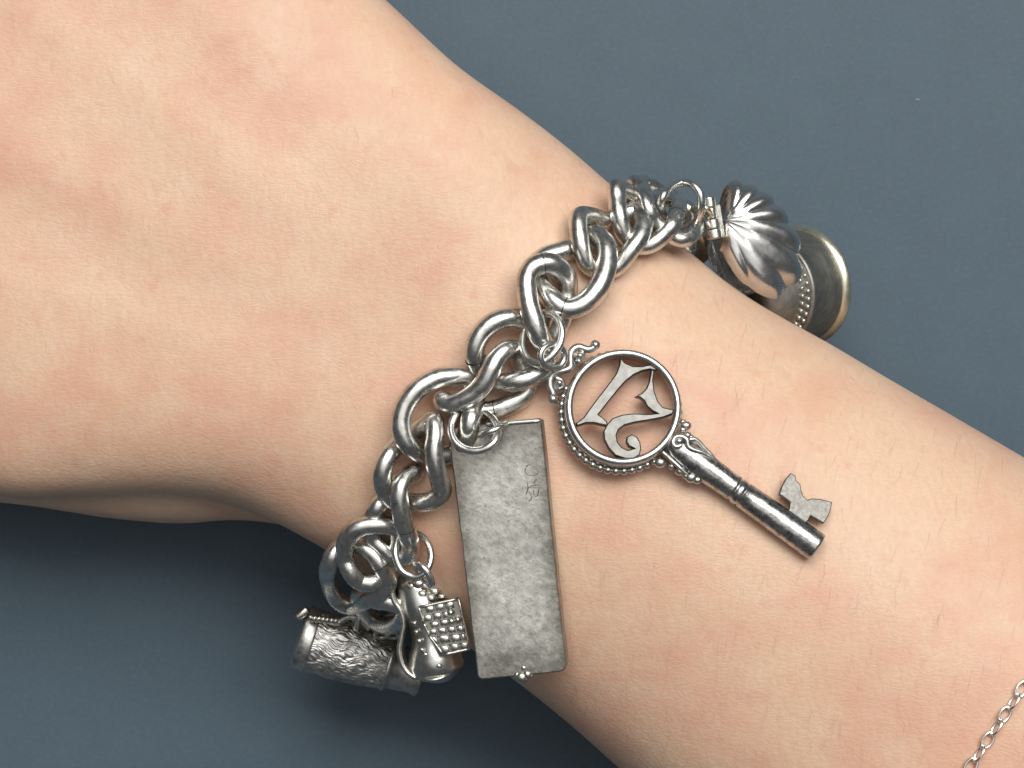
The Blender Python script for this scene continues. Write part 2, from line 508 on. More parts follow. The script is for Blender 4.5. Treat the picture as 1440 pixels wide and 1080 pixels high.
# ------------------------------------------------------------------ curb chain bracelet
brace = empty('charm_bracelet', P(700, 520, 46))
tag(brace, 'chunky silver curb chain bracelet wrapped round the wrist', 'bracelet')
LINKS = [
 # upper far side -> top of the wrist -> lower side; (px, py, height above the wrist in px)
 (11.6, [(893, 257, 26), (903, 266, 38), (907, 281, 42), (913, 298, 38), (922, 312, 24), (945, 332, 12), (963, 336, 16), (977, 324, 22), (978, 305, 18), (958, 288, 10), (927, 270, 8), (905, 256, 14)]),
 (12.6, [(868, 264, 34), (868, 283, 44), (871, 304, 42), (879, 330, 28), (896, 345, 14), (914, 344, 22), (932, 331, 36), (946, 314, 42), (954, 294, 42), (950, 279, 28), (930, 277, 14), (905, 283, 10), (884, 272, 16)]),
 (13.2, [(815, 305, 36), (814, 325, 42), (818, 350, 38), (828, 372, 26), (848, 381, 13), (869, 373, 20), (888, 350, 36), (901, 330, 42), (905, 311, 42), (896, 297, 30), (872, 303, 14), (852, 311, 12), (832, 305, 22)]),
 (14.6, [(838, 331, 30), (852, 345, 46), (853, 372, 48), (842, 403, 46), (822, 426, 42), (797, 434, 40), (776, 421, 34), (760, 400, 20), (752, 378, 12), (766, 362, 13), (790, 354, 13), (814, 346, 12), (828, 336, 18)]),
 (14.2, [(741, 392, 46), (743, 424, 50), (752, 455, 52), (763, 481, 44), (772, 486, 28), (782, 466, 14), (792, 440, 11), (798, 412, 14), (796, 388, 32), (776, 371, 46), (753, 374, 48)]),
 (13.8, [(736, 452, 22), (716, 447, 34), (694, 454, 40), (678, 468, 42), (669, 485, 42), (668, 502, 36), (678, 520, 20), (697, 532, 22), (714, 536, 34), (732, 535, 40), (750, 529, 38), (766, 519, 28), (773, 502, 16), (764, 474, 13), (751, 458, 15)]),
 (13.4, [(714, 491, 40), (700, 503, 48), (690, 520, 52), (681, 538, 50), (668, 552, 46), (650, 563, 42), (633, 569, 36), (622, 563, 26), (636, 570, 12), (662, 577, 12), (690, 577, 13), (712, 571, 14), (733, 559, 13), (742, 543, 12), (735, 515, 12), (726, 495, 24)]),
 (14.0, [(657, 531, 16), (636, 529, 26), (612, 533, 36), (588, 547, 44), (571, 568, 46), (564, 592, 46), (568, 614, 44), (580, 630, 36), (600, 640, 16), (625, 640, 12), (645, 632, 15), (657, 612, 34), (662, 590, 40), (667, 570, 24), (668, 548, 13)]),
 (13.2, [(600, 597, 26), (610, 592, 36), (612, 612, 46), (610, 634, 50), (613, 656, 48), (619, 677, 38), (621, 692, 28), (609, 704, 26), (590, 707, 22), (570, 706, 13), (552, 703, 22), (540, 685, 36), (538, 663, 42), (546, 642, 36), (560, 625, 18), (580, 610, 11)]),
 (12.8, [(584, 664, 13), (572, 670, 28), (563, 686, 44), (562, 706, 50), (566, 728, 50), (572, 748, 46), (577, 765, 38), (574, 780, 26), (556, 784, 14), (538, 771, 14), (525, 756, 12), (521, 736, 16), (529, 716, 26), (542, 700, 12), (562, 678, 10)]),
 (12.8, [(556, 742, 18), (532, 738, 34), (510, 740, 42), (495, 748, 46), (486, 764, 48), (486, 785, 48), (493, 804, 46), (507, 817, 40), (524, 819, 30), (540, 806, 12), (552, 788, 10), (562, 762, 11)]),
 (12.6, [(508, 768, 20), (524, 780, 26), (538, 799, 28), (546, 817, 20), (535, 835, 12), (514, 845, 22), (495, 852, 28), (478, 846, 32), (466, 829, 34), (461, 806, 34), (466, 785, 30), (480, 767, 16), (494, 762, 10)]),
 (12.4, [(506, 836, 6), (530, 844, 10), (550, 847, 6), (568, 856, -4), (562, 874, -8), (540, 879, -4), (520, 867, 0), (508, 852, 2)]),
]
SEAMS = {1: .42, 2: .30, 3: .46, 4: .90, 5: .34, 6: .62, 9: .28, 11: .10}
def seam_cut(lk, C, r, at):
    i = int(at * len(C)) % len(C); T = C[(i + 1) % len(C)] - C[i - 1]; T /= np.linalg.norm(T)
    m = MB(); lathe(m, C[i] - T * .05, T, [(0, r * .96), (0, r * 1.035), (.11, r * 1.035), (.11, r * .96)], 24)
    m.build('solder_seam', M_SEAM, lk)
for i, (r, pts) in enumerate(LINKS):
    C = spline([H(*p) for p in pts], 84)
    rr = 1.05 * r * PX * (1 + .03 * np.sin(np.arange(84) * 2 * math.pi * 3 / 84 + i))
    mb = MB(); tube(mb, C, rr, 20)
    lk = mb.build('link', M_LINK, brace)
    if i in SEAMS: seam_cut(lk, C, 1.05 * r * PX, SEAMS[i])
# the rest of the chain, round the far side and under the wrist
def under(t):
    """closed wrist loop below the edges; t 0..1 runs from the far upper side under the wrist to the near lower side"""
    a = P(975, 325, 26); b_ = P(550, 868, 22)
    c = (a + b_) / 2; ax = (b_ - a) / 2
    th = math.pi * t
    return c - ax * math.cos(th) * 1.0 + np.array([0, 0, -20.0]) * math.sin(th) ** .8 * 1.0
NU = 11
q = spline([under(t) for t in np.linspace(0, 1, 40)], 400, closed=False)
for i in range(NU):
    c = q[int((i + .5) / NU * 399)]; T = q[min(int((i + .5) / NU * 399) + 6, 399)] - q[max(int((i + .5) / NU * 399) - 6, 0)]
    T /= np.linalg.norm(T)
    A = np.array([D2[0], -D2[1], 0.0]); A /= np.linalg.norm(A); A = A - T * np.dot(A, T); A /= np.linalg.norm(A)
    Nn = np.cross(T, A); a0 = math.radians(38)
    loop = []
    for k in range(48):
        th = 2 * math.pi * k / 48
        w = math.sin(th) * 3.3; l = math.cos(th) * 4.2
        tw = a0 * (1 if math.cos(th) > 0 else 1) + .5 * math.cos(th)
        loop.append(c + T * l + A * w * math.cos(tw) + Nn * w * math.sin(tw))
    mb = MB(); tube(mb, loop, 1.12, 12); mb.build('link', M_LINK, brace)

def ring_obj(name, pts, r, parent, m=M_RING, n=56, f=H):
    mb = MB(); C = spline([f(*p) for p in pts], n); tube(mb, C, r * PX, 12)
    return mb.build(name, m, parent)

# ------------------------------------------------------------------ key charm
gk = math.tan(math.radians(10))
acr = np.array([.572, .82]); along = np.array([.82, -.572])     # world directions: image up-right is (.572,.82)
zk = skin_z(876, 573) + 3.4
ze = skin_z(1120, 748) + 2.6
ga = (ze - zk) / (np.linalg.norm(P(1120, 748, 44) - P(876, 573, 44)))
g = -gk * acr + ga * along
KP = Plane(876, 573, zk, g[0], g[1])
key = empty('key_charm', KP(790, 505, -1))
tag(key, 'silver key charm with cut-out numerals in its round beaded bow, lying on the forearm', 'charm', None)
def circ(cx, cy, r, h, n=72, e=1.0, plane=None):
    plane = plane or KP
    return [plane(cx + r * math.cos(2 * math.pi * k / n), cy + r * e * math.sin(2 * math.pi * k / n), h) for k in range(n)]
KC = (876.5, 573)
mb = MB()
tube(mb, circ(*KC, 76.5, 0), 5.2 * PX, 12)
bow = mb.build('bow_rim', M_KEY, key)
mb = MB()
ro, ri = 78.5, 73.0
rings = [circ(*KC, ro, -2 * PX), circ(*KC, ro + 2, -24 * PX), circ(*KC, ro, -29 * PX), circ(*KC, ri, -29 * PX), circ(*KC, ri, -2 * PX)]
n = 72; F = []
for i in range(4):
    for j in range(n): F.append([i * n + j, i * n + (j + 1) % n, (i + 1) * n + (j + 1) % n, (i + 1) * n + j])
mb.add(sum(rings, []), F); mb.build('bow_band', M_KEY, key)
mb = MB(); tube(mb, circ(*KC, 80.5, -12 * PX), 2.6 * PX, 10); mb.build('bow_moulding', M_KEY, key)
bead_me = None
for k in range(46):
    a = 2 * math.pi * k / 46
    if -.2 < ((a - math.radians(218) + math.pi) % (2 * math.pi)) - math.pi < .2: continue
    if abs(((a - math.radians(35) + math.pi) % (2 * math.pi)) - math.pi) < .22: continue
    c = KP(KC[0] - 3 + 83 * math.cos(a), KC[1] + 3.5 + 83 * math.sin(a), -20 * PX)
    if bead_me is None:
        mb = MB(); sphere(mb, (0, 0, 0), 6.3 * PX, 10, 7); bead_me = mb.mesh('bead', M_KEY)
    o = bpy.data.objects.new('bead', bead_me); COL.objects.link(o); o.parent = key
    o.location = Vector(c) * MM - key.location
Z4 = lambda x, y: (770 + x / 5.143, 470 + y / 5.143)
ONE = [(528, 165), (565, 205), (620, 228), (690, 228), (745, 215), (800, 235), (785, 262), (742, 252), (690, 262), (625, 292), (570, 335), (520, 390), (440, 490), (370, 578), (395, 595), (430, 625), (440, 660), (400, 655), (340, 640), (280, 640), (215, 662), (205, 640), (260, 600), (310, 530), (370, 450), (440, 360), (495, 285), (520, 220)]
TWO = [(750, 250), (775, 262), (765, 330), (775, 410), (800, 480), (835, 525), (918, 545), (905, 575), (840, 600), (740, 620), (640, 635), (560, 655), (515, 690), (500, 730), (510, 780), (540, 815), (580, 835), (630, 825), (590, 808), (570, 775), (575, 740), (610, 720), (650, 740), (672, 780), (680, 830), (665, 875), (620, 900), (560, 900), (490, 875), (440, 820), (410, 760), (405, 700), (430, 650), (470, 605), (540, 580), (620, 570), (720, 575), (800, 572), (760, 555), (720, 520), (700, 480), (670, 455), (635, 448), (680, 425), (715, 390), (735, 340), (745, 290)]
for poly, hh in ((ONE, -2.2), (TWO, -1.6)):
    fine = spline([(*Z4(*p), 0) for p in poly], len(poly) * 3)
    # keep the corners: blend of straight and smooth outline
    pl = []
    for i, p in enumerate(poly):
        q0, q1 = np.array(p), np.array(poly[(i + 1) % len(poly)])
        pl += [q0, (q0 * .5 + q1 * .5)]  
    mb = MB(); poly_plate(mb, [KP(*Z4(*p), hh * PX) for p in pl], KP.n, 14 * PX, 1.9 * PX)
    mb.build('numeral', M_NUM, key)
# scrollwork beside the loop
for pts, r in (([(355, 80, 2), (300, 112, 0), (225, 90, -2), (178, 118, -2), (165, 180, -3), (168, 235, -4), (120, 258, -4), (60, 270, -4), (24, 312, -5), (20, 370, -6), (45, 430, -8), (60, 485, -12)], 5.2),
               ([(225, 95, -2), (255, 130, -3), (240, 175, -6), (205, 165, -5), (212, 140, -3)], 4.2),
               ([(60, 310, -5), (100, 330, -6), (110, 370, -8), (75, 385, -8), (68, 350, -6)], 4.2),
               ([(168, 235, -4), (190, 215, -6), (220, 200, -10)], 4.0)):
    mb = MB(); C = spline([KP(*Z4(x, y), h * PX) for x, y, h in pts], 40, closed=False); tube(mb, C, r * PX, 10, closed=False)
    mb.build('scroll', M_KEY, key)
mb = MB()
for x, y, r in ((345, 78, 7), (38, 468, 7), (235, 155, 5), (85, 352, 5), (225, 195, 4)): sphere(mb, KP(*Z4(x, y), 1 * PX), r * PX, 12, 8)
mb.build('scroll_tip', M_KEY, key)
# shaft
kd = np.array([.815, .58])
def KA(t, w, h): return KP(KC[0] + kd[0] * t + kd[1] * w, KC[1] + kd[1] * t - kd[0] * w, h)
A0 = KA(78, 0, -12 * PX); A1 = KA(338, 0, -12 * PX)
ax = (A1 - A0); Ls = np.linalg.norm(ax) / 260; ax /= np.linalg.norm(ax)
q = lambda t: (t - 78) * Ls
mb = MB()
lathe(mb, A0, ax, [(q(a), r * PX) for a, r in ((80, 3), (80, 17), (95, 20.5), (115, 21.2), (140, 20.2), (175, 18.6), (188, 18.0), (189.5, 18.6), (194, 18.8), (195.5, 17.2), (197.5, 17.2), (199, 18.9), (206, 19), (207.5, 17.4), (209, 17.4))], 40)
mb.build('stem', M_SHAFT, key)
mb = MB()
lathe(mb, A0, ax, [(q(a), r * PX) for a, r in ((208.5, 17.0), (210, 18.6), (240, 19.4), (300, 20.3), (334, 20.8), (337, 20.0), (337.5, 18.0), (332, 17), (290, 16), (290, 1))], 40)
mb.build('shaft', M_SHAFT, key)
Z5 = lambda x, y: (910 + x / 5.144, 590 + y / 5.144)
BIT = [(1045, 382), (1078, 400), (1085, 435), (1115, 462), (1120, 500), (1135, 545), (1165, 575), (1200, 566), (1262, 570), (1345, 592), (1335, 650), (1320, 690), (1283, 748), (1235, 718), (1190, 692), (1170, 728), (1140, 750), (1010, 670), (1032, 640), (1038, 592), (1000, 562), (960, 535), (978, 480), (1010, 420)]
mb = MB(); poly_plate(mb, [KP(*Z5(*p), -6 * PX) for p in BIT], KP.n, 10 * PX, 1.5 * PX); mb.build('bit', M_BIT, key)
# leaf scroll and bead rows where stem meets bow
for pts, r in (([(245, 190, 10), (205, 205, 10), (180, 180, 10), (195, 140, 10), (240, 130, 11), (280, 155, 11), (290, 200, 10), (330, 225, 9), (400, 245, 6), (470, 280, 3), (520, 312, 0)], 4.0),
               ([(300, 150, 6), (350, 150, 4), (420, 215, 0), (480, 270, -3), (520, 312, -4)], 3.6),
               ([(110, 235, 2), (160, 280, 0), (230, 340, -2), (300, 400, -4)], 3.4)):
    mb = MB(); C = spline([KP(*Z5(x, y), h * PX) for x, y, h in pts], 44, closed=False)
    tube(mb, C, r * PX * np.interp(np.linspace(0, 1, 44), [0, .1, .7, 1], [.8, 1, .9, .35]), 10, closed=False); mb.build('scroll', M_KEY, key)
for x, y, h, r in ((100, 305, -8, 9), (60, 300, -10, 5), (185, 330, -10, 6), (245, 365, -10, 8), (290, 400, -10, 6), (325, 412, -10, 9), (370, 430, -10, 7), (285, 40, -6, 8), (262, 70, -6, 5), (295, 110, -5, 6), (320, 125, -6, 5), (265, 10, -10, 5), (225, 165, 10, 6)):
    mb = MB(); sphere(mb, KP(*Z5(x, y), h * PX), np.array([r, r * .85, r * .8]) * PX, 12, 8); mb.build('bead', M_KEY, key)
# rings of the key
HK = lambda px, py, h: H(px, py, h)
ring_obj('jump_ring', [(766, 440, 34), (782, 446, 46), (790, 462, 54), (788, 482, 58), (776, 500, 60), (759, 511, 56), (745, 507, 48), (736, 494, 40), (735, 478, 32), (740, 463, 26), (751, 447, 22)], 5.6, key)
ring_obj('small_ring', [(777 + 17 * math.cos(a), 501 + 17 * math.sin(a), 56 + 12 * math.cos(a - 3.4)) for a in np.linspace(0, 2 * math.pi, 12, endpoint=False)], 4.8, key)

# ------------------------------------------------------------------ flat bar charm
zb0 = rest_z(700, 605) + 3.6
bp = Plane(697, 600, zb0, .14, .10)
bar = empty('bar_charm', bp(697, 600, 0))
tag(bar, 'flat rectangular silver bar charm with mottled worn face', 'charm')
def lerp(a, b_, t): return (a[0] + (b_[0] - a[0]) * t, a[1] + (b_[1] - a[1]) * t)
TL, TR, BR, BL = (629.5, 602), (761.5, 591.5), (797.5, 944), (672, 956.5)
out = []
for c, pa, pb in ((TL, BL, TR), (TR, TL, BR), (BR, TR, BL), (BL, BR, TL)):
    k = {TL: 3, TR: 3, BR: 9, BL: 7}[c]
    da = np.array(pa) - np.array(c); db = np.array(pb) - np.array(c); da = da / np.linalg.norm(da); db = db / np.linalg.norm(db)
    for t in (0, .35, .65, 1):
        out.append(np.array(c) + da * k * (1 - t) ** 1.6 + db * k * t ** 1.6)
dense = []
for i in range(len(out)):
    a, b_ = out[i], out[(i + 1) % len(out)]
    m = max(1, int(np.linalg.norm(b_ - a) / 22))
    for j in range(m): dense.append(a + (b_ - a) * j / m + (rng.normal(0, .35, 2) if j else 0))
mb = MB()
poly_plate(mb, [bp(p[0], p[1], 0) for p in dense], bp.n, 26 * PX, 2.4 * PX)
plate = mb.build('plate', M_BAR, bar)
# folded top edge
mb = MB()
a, b_ = bp(684, 597.5, -1.5 * PX), bp(760, 591.8, -1.5 * PX)
tube(mb, [a + (b_ - a) * t for t in np.linspace(0, 1, 8)], 3.6 * PX, 10, closed=False); mb.build('folded_edge', M_KEY, bar)
# knob on the lower edge
mb = MB()
for x, y, r in ((733, 953, 10), (727, 950, 7), (741, 949, 8), (736, 940, 6)): sphere(mb, bp(x, y, -5 * PX), r * PX, 12, 8)
mb.build('knob', M_SHOE, bar)
# struck marks, shallow
mb = MB()
Zm = lambda x, y: (700 + x / 7.2, 590 + y / 7.2)
for pts in ([(290, 480), (320, 455), (380, 480), (410, 520), (395, 555), (340, 565), (290, 545), (275, 510), (290, 480)],
            [(300, 640), (305, 700), (285, 760)], [(300, 700), (345, 670), (395, 660)], [(395, 600), (370, 640), (415, 660)],
            [(335, 690), (440, 688)], [(360, 710), (370, 770), (405, 765), (415, 700)], [(320, 730), (345, 790), (315, 825)]):
    C = spline([bp(*Zm(*p), -.045) for p in pts], 20, closed=False); tube(mb, C, .09, 6, closed=False)
mb.build('hallmark', silver('mark_silver', (.30, .275, .24), (.22, .20, .17), .45, .6, 1500), plate)
ring_obj('jump_ring', [(642, 582, 34), (634, 600, 44), (639, 620, 54), (655, 632, 60), (676, 633, 64), (694, 623, 64), (700, 607, 54), (695, 592, 40), (682, 581, 22), (664, 576, 14), (652, 576, 22)], 5.6, bar)
ring_obj('small_ring', [(676, 612, 58), (683, 609, 66), (694, 605, 68), (705, 600, 62), (711, 596, 50), (706, 598, 42), (690, 605, 46), (678, 611, 52)], 4.4, bar)

# ------------------------------------------------------------------ shoe charm
ZS = lambda x, y: (540 + x / 5.143, 760 + y / 5.143)
zs = 36.0
sp = Plane(605, 880, zs, .05, .10)
shoe = empty('shoe_charm', sp(580, 800, 0))
tag(shoe, 'silver shoe charm with a brick patterned panel, hanging beside the bar', 'charm')
# upper: sections across the shoe, (centre px, half width px, half depth px)
sec = [((573, 806), 12, 12), ((577, 816), 22, 24), ((586, 834), 28, 32), ((594, 855), 30, 36), ((602, 876), 28, 34), ((608, 897), 30, 36), ((611, 916), 36, 43), ((612, 932), 38, 45), ((613, 946), 34, 40), ((614, 955), 24, 28), ((614, 960), 10, 12), ((614, 961), 2, 3)]
S2 = spline([(c[0], c[1], w, d) for c, w, d in sec], 44, closed=False)
V = []; F = []; SG = 32
for i, (cx, cy, w, d) in enumerate(S2):
    t = S2[min(i + 1, 43), :2] - S2[max(i - 1, 0), :2]; t = t / np.linalg.norm(t); nn = np.array([t[1], -t[0]])
    if cy > 934: w *= 1.06 if cy < 944 else 1.0
    for j in range(SG):
        a = 2 * math.pi * j / SG
        x = cx + nn[0] * w * math.cos(a); y = cy + nn[1] * w * math.cos(a)
        V.append(sp(x, y, (d * math.sin(a) - 8) * PX))
for i in range(43):
    for j in range(SG): F.append([i * SG + j, i * SG + (j + 1) % SG, (i + 1) * SG + (j + 1) % SG, (i + 1) * SG + j])
for i0 in (0, 43 * SG): V.append(np.mean(V[i0:i0 + SG], axis=0)); F += [[len(V) - 1, i0 + j, i0 + (j + 1) % SG] for j in range(SG)]
mb = MB(); mb.add(V, F); mb.build('shoe_upper', M_UPPER, shoe)
# sole: a wavy plate standing on edge along the left side
line = spline([(*p, 0) for p in ((554, 815), (552, 828), (556, 843), (565, 857), (569, 874), (566, 892), (563, 910), (566, 928), (574, 942), (587, 951))], 40, closed=False)
V = []; F = []
for i, (x, y, _) in enumerate(line):
    t = line[min(i + 1, 39), :2] - line[max(i - 1, 0), :2]; t = t / np.linalg.norm(t); nn = np.array([t[1], -t[0]]) * 3.6
    for sx, h in ((-1, 16), (-.6, 19), (.6, 19), (1, 16), (1, -40), (-1, -40)): V.append(sp(x + nn[0] * sx, y + nn[1] * sx, h * PX))
for i in range(39):
    for j in range(6): F.append([i * 6 + j, i * 6 + (j + 1) % 6, (i + 1) * 6 + (j + 1) % 6, (i + 1) * 6 + j])
F += [[0, 1, 2, 3, 4, 5], [39 * 6 + k for k in range(6)]]
mb = MB(); mb.add(V, F); mb.build('sole', M_SHOE, shoe)
mb = MB(); tube(mb, spline([sp(x, y, h * PX) for x, y, h in ((580, 944, -6), (586, 946, 12), (598, 949, 27), (612, 949, 33), (628, 945, 28), (640, 938, 12), (646, 932, -6))], 30, closed=False), 2.4 * PX, 8, closed=False); mb.build('toe_seam', M_SHOE, shoe)
for k, (x, y) in enumerate(((585, 872), (588, 884), (592, 896), (596, 908), (601, 914), (610, 926), (620, 929))):
    mb = MB(); sphere(mb, sp(x, y, (22 + 2 * k) * PX), np.array([5, 4, 4]) * PX, 10, 7); mb.build('lace_stud', M_SHOE, shoe)
# brick panel
pc = [ZS(252, 482), ZS(540, 420), ZS(622, 782), ZS(430, 826)]     # TL TR BR BL
pp = Plane(625, 885, zs + 4.0, .02, .06)
mb = MB(); poly_plate(mb, [pp(*p, 0) for p in (pc[0], lerp(pc[0], pc[1], .5), pc[1], lerp(pc[1], pc[2], .5), pc[2], lerp(pc[2], pc[3], .5), pc[3], ZS(330, 690))], pp.n, 14 * PX, 1 * PX)
panel = mb.build('panel', M_PANEL, shoe)
LE = lambda t: np.array(spl_left(t))
def spl_left(t):
    pts = [pc[0], ZS(290, 600), ZS(330, 690), pc[3]]
    return [np.interp(t, [0, .36, .68, 1], [p[k] for p in pts]) for k in (0, 1)]
rows = 6
for r_ in range(rows):
    t0, t1 = (r_ + .14) / rows, (r_ + .90) / rows
    wl = np.linalg.norm(np.array(spl_left((t0 + t1) / 2)) - np.array(lerp(pc[1], pc[2], (t0 + t1) / 2)))
    m = max(2, int(round(wl / 14.5))); off = (.0 if r_ % 2 else -.5) / m
    for k in range(m + 1):
        u0, u1 = max(k / m + off + .024, .03), min((k + 1) / m + off - .024, .96)
        if u1 - u0 < .08: continue
        if .66 < (u0 + u1) / 2 and r_ in (1, 2): continue
        cc = []
        for (u, t) in ((u0, t0), (u1, t0), (u1, t1), (u0, t1)):
            l = spl_left(t); r2 = lerp(pc[1], pc[2], t); cc.append(lerp(l, r2, u))
        mb = MB(); poly_plate(mb, [pp(*p, (4.6 + random.uniform(-.9, 1.0)) * PX) for p in cc], pp.n + rng.normal(0, .05, 3), 6 * PX, 1.5 * PX)
        mb.flat.clear(); mb.build('brick', M_UPPER, panel)
for ln in ((pc[0], pc[1]), (pc[1], pc[2]), (pc[0], ZS(290, 600)), (ZS(290, 600), ZS(330, 690)), (ZS(330, 690), pc[3]), (pc[3], pc[2])):
    mb = MB(); a, b_ = pp(*ln[0], 2 * PX), pp(*ln[1], 2 * PX); tube(mb, [a + (b_ - a) * t for t in np.linspace(0, 1, 6)], 2.2 * PX, 8, closed=False); mb.build('panel_edge', M_SHOE, panel)
for x, y, r in ((635, 873, 5.5), (644, 871, 5.5), (634, 861, 6)):
    mb = MB(); sphere(mb, pp(x, y, 3 * PX), r * PX, 12, 8); mb.build('stud', M_SHOE, panel)
# ragged top of the shoe where the loop is soldered
mb = MB()
for x, y, h, r in ((600, 822, 14, 11), (590, 818, 16, 10), (612, 830, 12, 10), (622, 838, 10, 8), (580, 822, 14, 9), (607, 838, 16, 9), (595, 832, 18, 9)):
    sphere(mb, sp(x, y, h * PX), np.array([r, r * .8, r * .7]) * PX, 12, 8)
mb.build('solder', M_SHOE, shoe)
ring_obj('jump_ring', [(566, 752, 22), (558, 764, 40), (556, 780, 54), (562, 798, 62), (573, 808, 66), (587, 811, 66), (600, 802, 60), (606, 786, 46), (604, 768, 30), (595, 755, 18), (580, 749, 12)], 5.0, shoe)
ring_obj('small_ring', [(584, 793, 66), (590, 794, 80), (600, 803, 86), (607, 818, 84), (606, 823, 72), (598, 815, 58), (588, 802, 54)], 4.8, shoe)

# ------------------------------------------------------------------ barrel charm
zr = 19.0
b0, b1 = P(428, 897, zr), P(592, 948, zr - 1)
bx = b1 - b0; BL_ = np.linalg.norm(bx); bx /= BL_
bk = PX * (CAM_Z - zr) / (CAM_Z - 44)
barrel = empty('barrel_charm', b0 + np.array([0, 0, 4]))
tag(barrel, 'dark silver barrel charm with bark texture, below the wrist', 'charm')
# bark body with real relief
u_ = np.cross(bx, [0, 0, 1.0]); u_ /= np.linalg.norm(u_); w_ = np.cross(u_, bx)
NL, NA = 170, 300
T_, A_ = np.meshgrid(np.linspace(0, 1, NL), np.arange(NA) * 2 * math.pi / NA, indexing='ij')
rel = np.zeros_like(T_)
wa = A_ + .10 * np.sin(9 * T_ + 3 * A_) + .05 * np.sin(23 * T_ - 7 * A_); wt = T_ + .03 * np.sin(11 * A_) + .02 * np.sin(29 * A_ + 9 * T_)
for k in range(40):
    rel += np.sin(rng.integers(14, 80) * wa + rng.uniform(-46, 46) * wt + rng.uniform(0, 6.28))
rel = np.tanh(rel / 5.5)
R_ = np.interp(T_, [0, .3, .7, 1], [44, 44.5, 41, 36]) * bk + .085 * rel
DD = (.055 + .66 * T_) * BL_
V = (b0 + bx * DD[..., None] + (u_ * np.cos(A_)[..., None] + w_ * np.sin(A_)[..., None]) * R_[..., None]).reshape(-1, 3).tolist()
F = []
for i in range(NL - 1):
    for j in range(NA): F.append([i * NA + j, i * NA + (j + 1) % NA, (i + 1) * NA + (j + 1) % NA, (i + 1) * NA + j])
mb = MB(); mb.add(V, F); mb.build('bark_body', M_BARREL, barrel)
mb = MB()
lathe(mb, b0, bx, [(d * bk, r * bk) for d, r in ((-9, .5), (-9, 36), (-8, 42), (-4, 46.5), (5, 47), (10, 47), (13, 46), (13.5, 43), (13.5, 30))], 56); mb.build('end_band', M_BARREL, barrel)
mb = MB()
dd = .70 * BL_ / bk
lathe(mb, b0, bx, [(d * bk, r * bk) for d, r in ((dd, 30), (dd, 37), (dd + 3, 39), (dd + 6, 38), (dd + 8, 34), (dd + 25, 32), (dd + 42, 30), (dd + 50, 33), (dd + 54, 31), (dd + 55, 1))], 48); mb.build('smooth_end', M_BARREL, barrel)
top = lambda x, y, h: P(x, y, zr + h * PX)
mb = MB(); lathe(mb, top(417, 869, 42), P(437, 853, zr + 44 * PX) - P(417, 869, zr + 42 * PX), [(0, .1), (0, 6 * PX), (.3, 6.5 * PX), (1.8, 6.5 * PX), (2.0, 5 * PX), (2.0, .1)], 20); mb.build('hinge_pin', M_SHOE, barrel)
# twisted wire handle
for ph0 in (0, math.pi):
    mb = MB(); L_ = []
    for t in np.linspace(0, 1, 60):
        x = np.interp(t, [0, 1], [436, 478]); y = np.interp(t, [0, 1], [869, 874]); a = ph0 + t * 22
        L_.append(top(x, y, 50) + np.array([0, math.sin(a), math.cos(a)]) * .28)
    tube(mb, L_, .26, 8, closed=False); mb.build('twisted_wire', M_SHOE, barrel)
mb = MB(); tube(mb, spline([top(*p) for p in ((476, 875, 50), (490, 868, 52), (505, 871, 52), (520, 884, 50))], 30, closed=False), .38, 10, closed=False); mb.build('handle', M_BARREL, barrel)
mb = MB(); tube(mb, spline([top(*p) for p in ((500, 848, 60), (504, 855, 72), (504, 870, 74), (501, 884, 66), (499, 876, 48), (499, 858, 46))], 40), .36, 10); mb.build('jump_ring', M_RING, barrel)
for x, y, r in ((536, 892, 9), (545, 886, 10), (553, 893, 8)):
    mb = MB(); c = top(x, y, 40); tube(mb, [c + np.array([math.cos(a) * r * PX, math.sin(a) * r * .6 * PX, .5 * math.sin(a)]) for a in np.linspace(0, 2 * math.pi, 24, endpoint=False)], .34, 10); mb.build('hinge_coil', M_BARREL, barrel)
mb = MB(); sphere(mb, top(546, 889, 44), 6 * PX, 14, 9); mb.build('rivet', M_RIM, barrel)

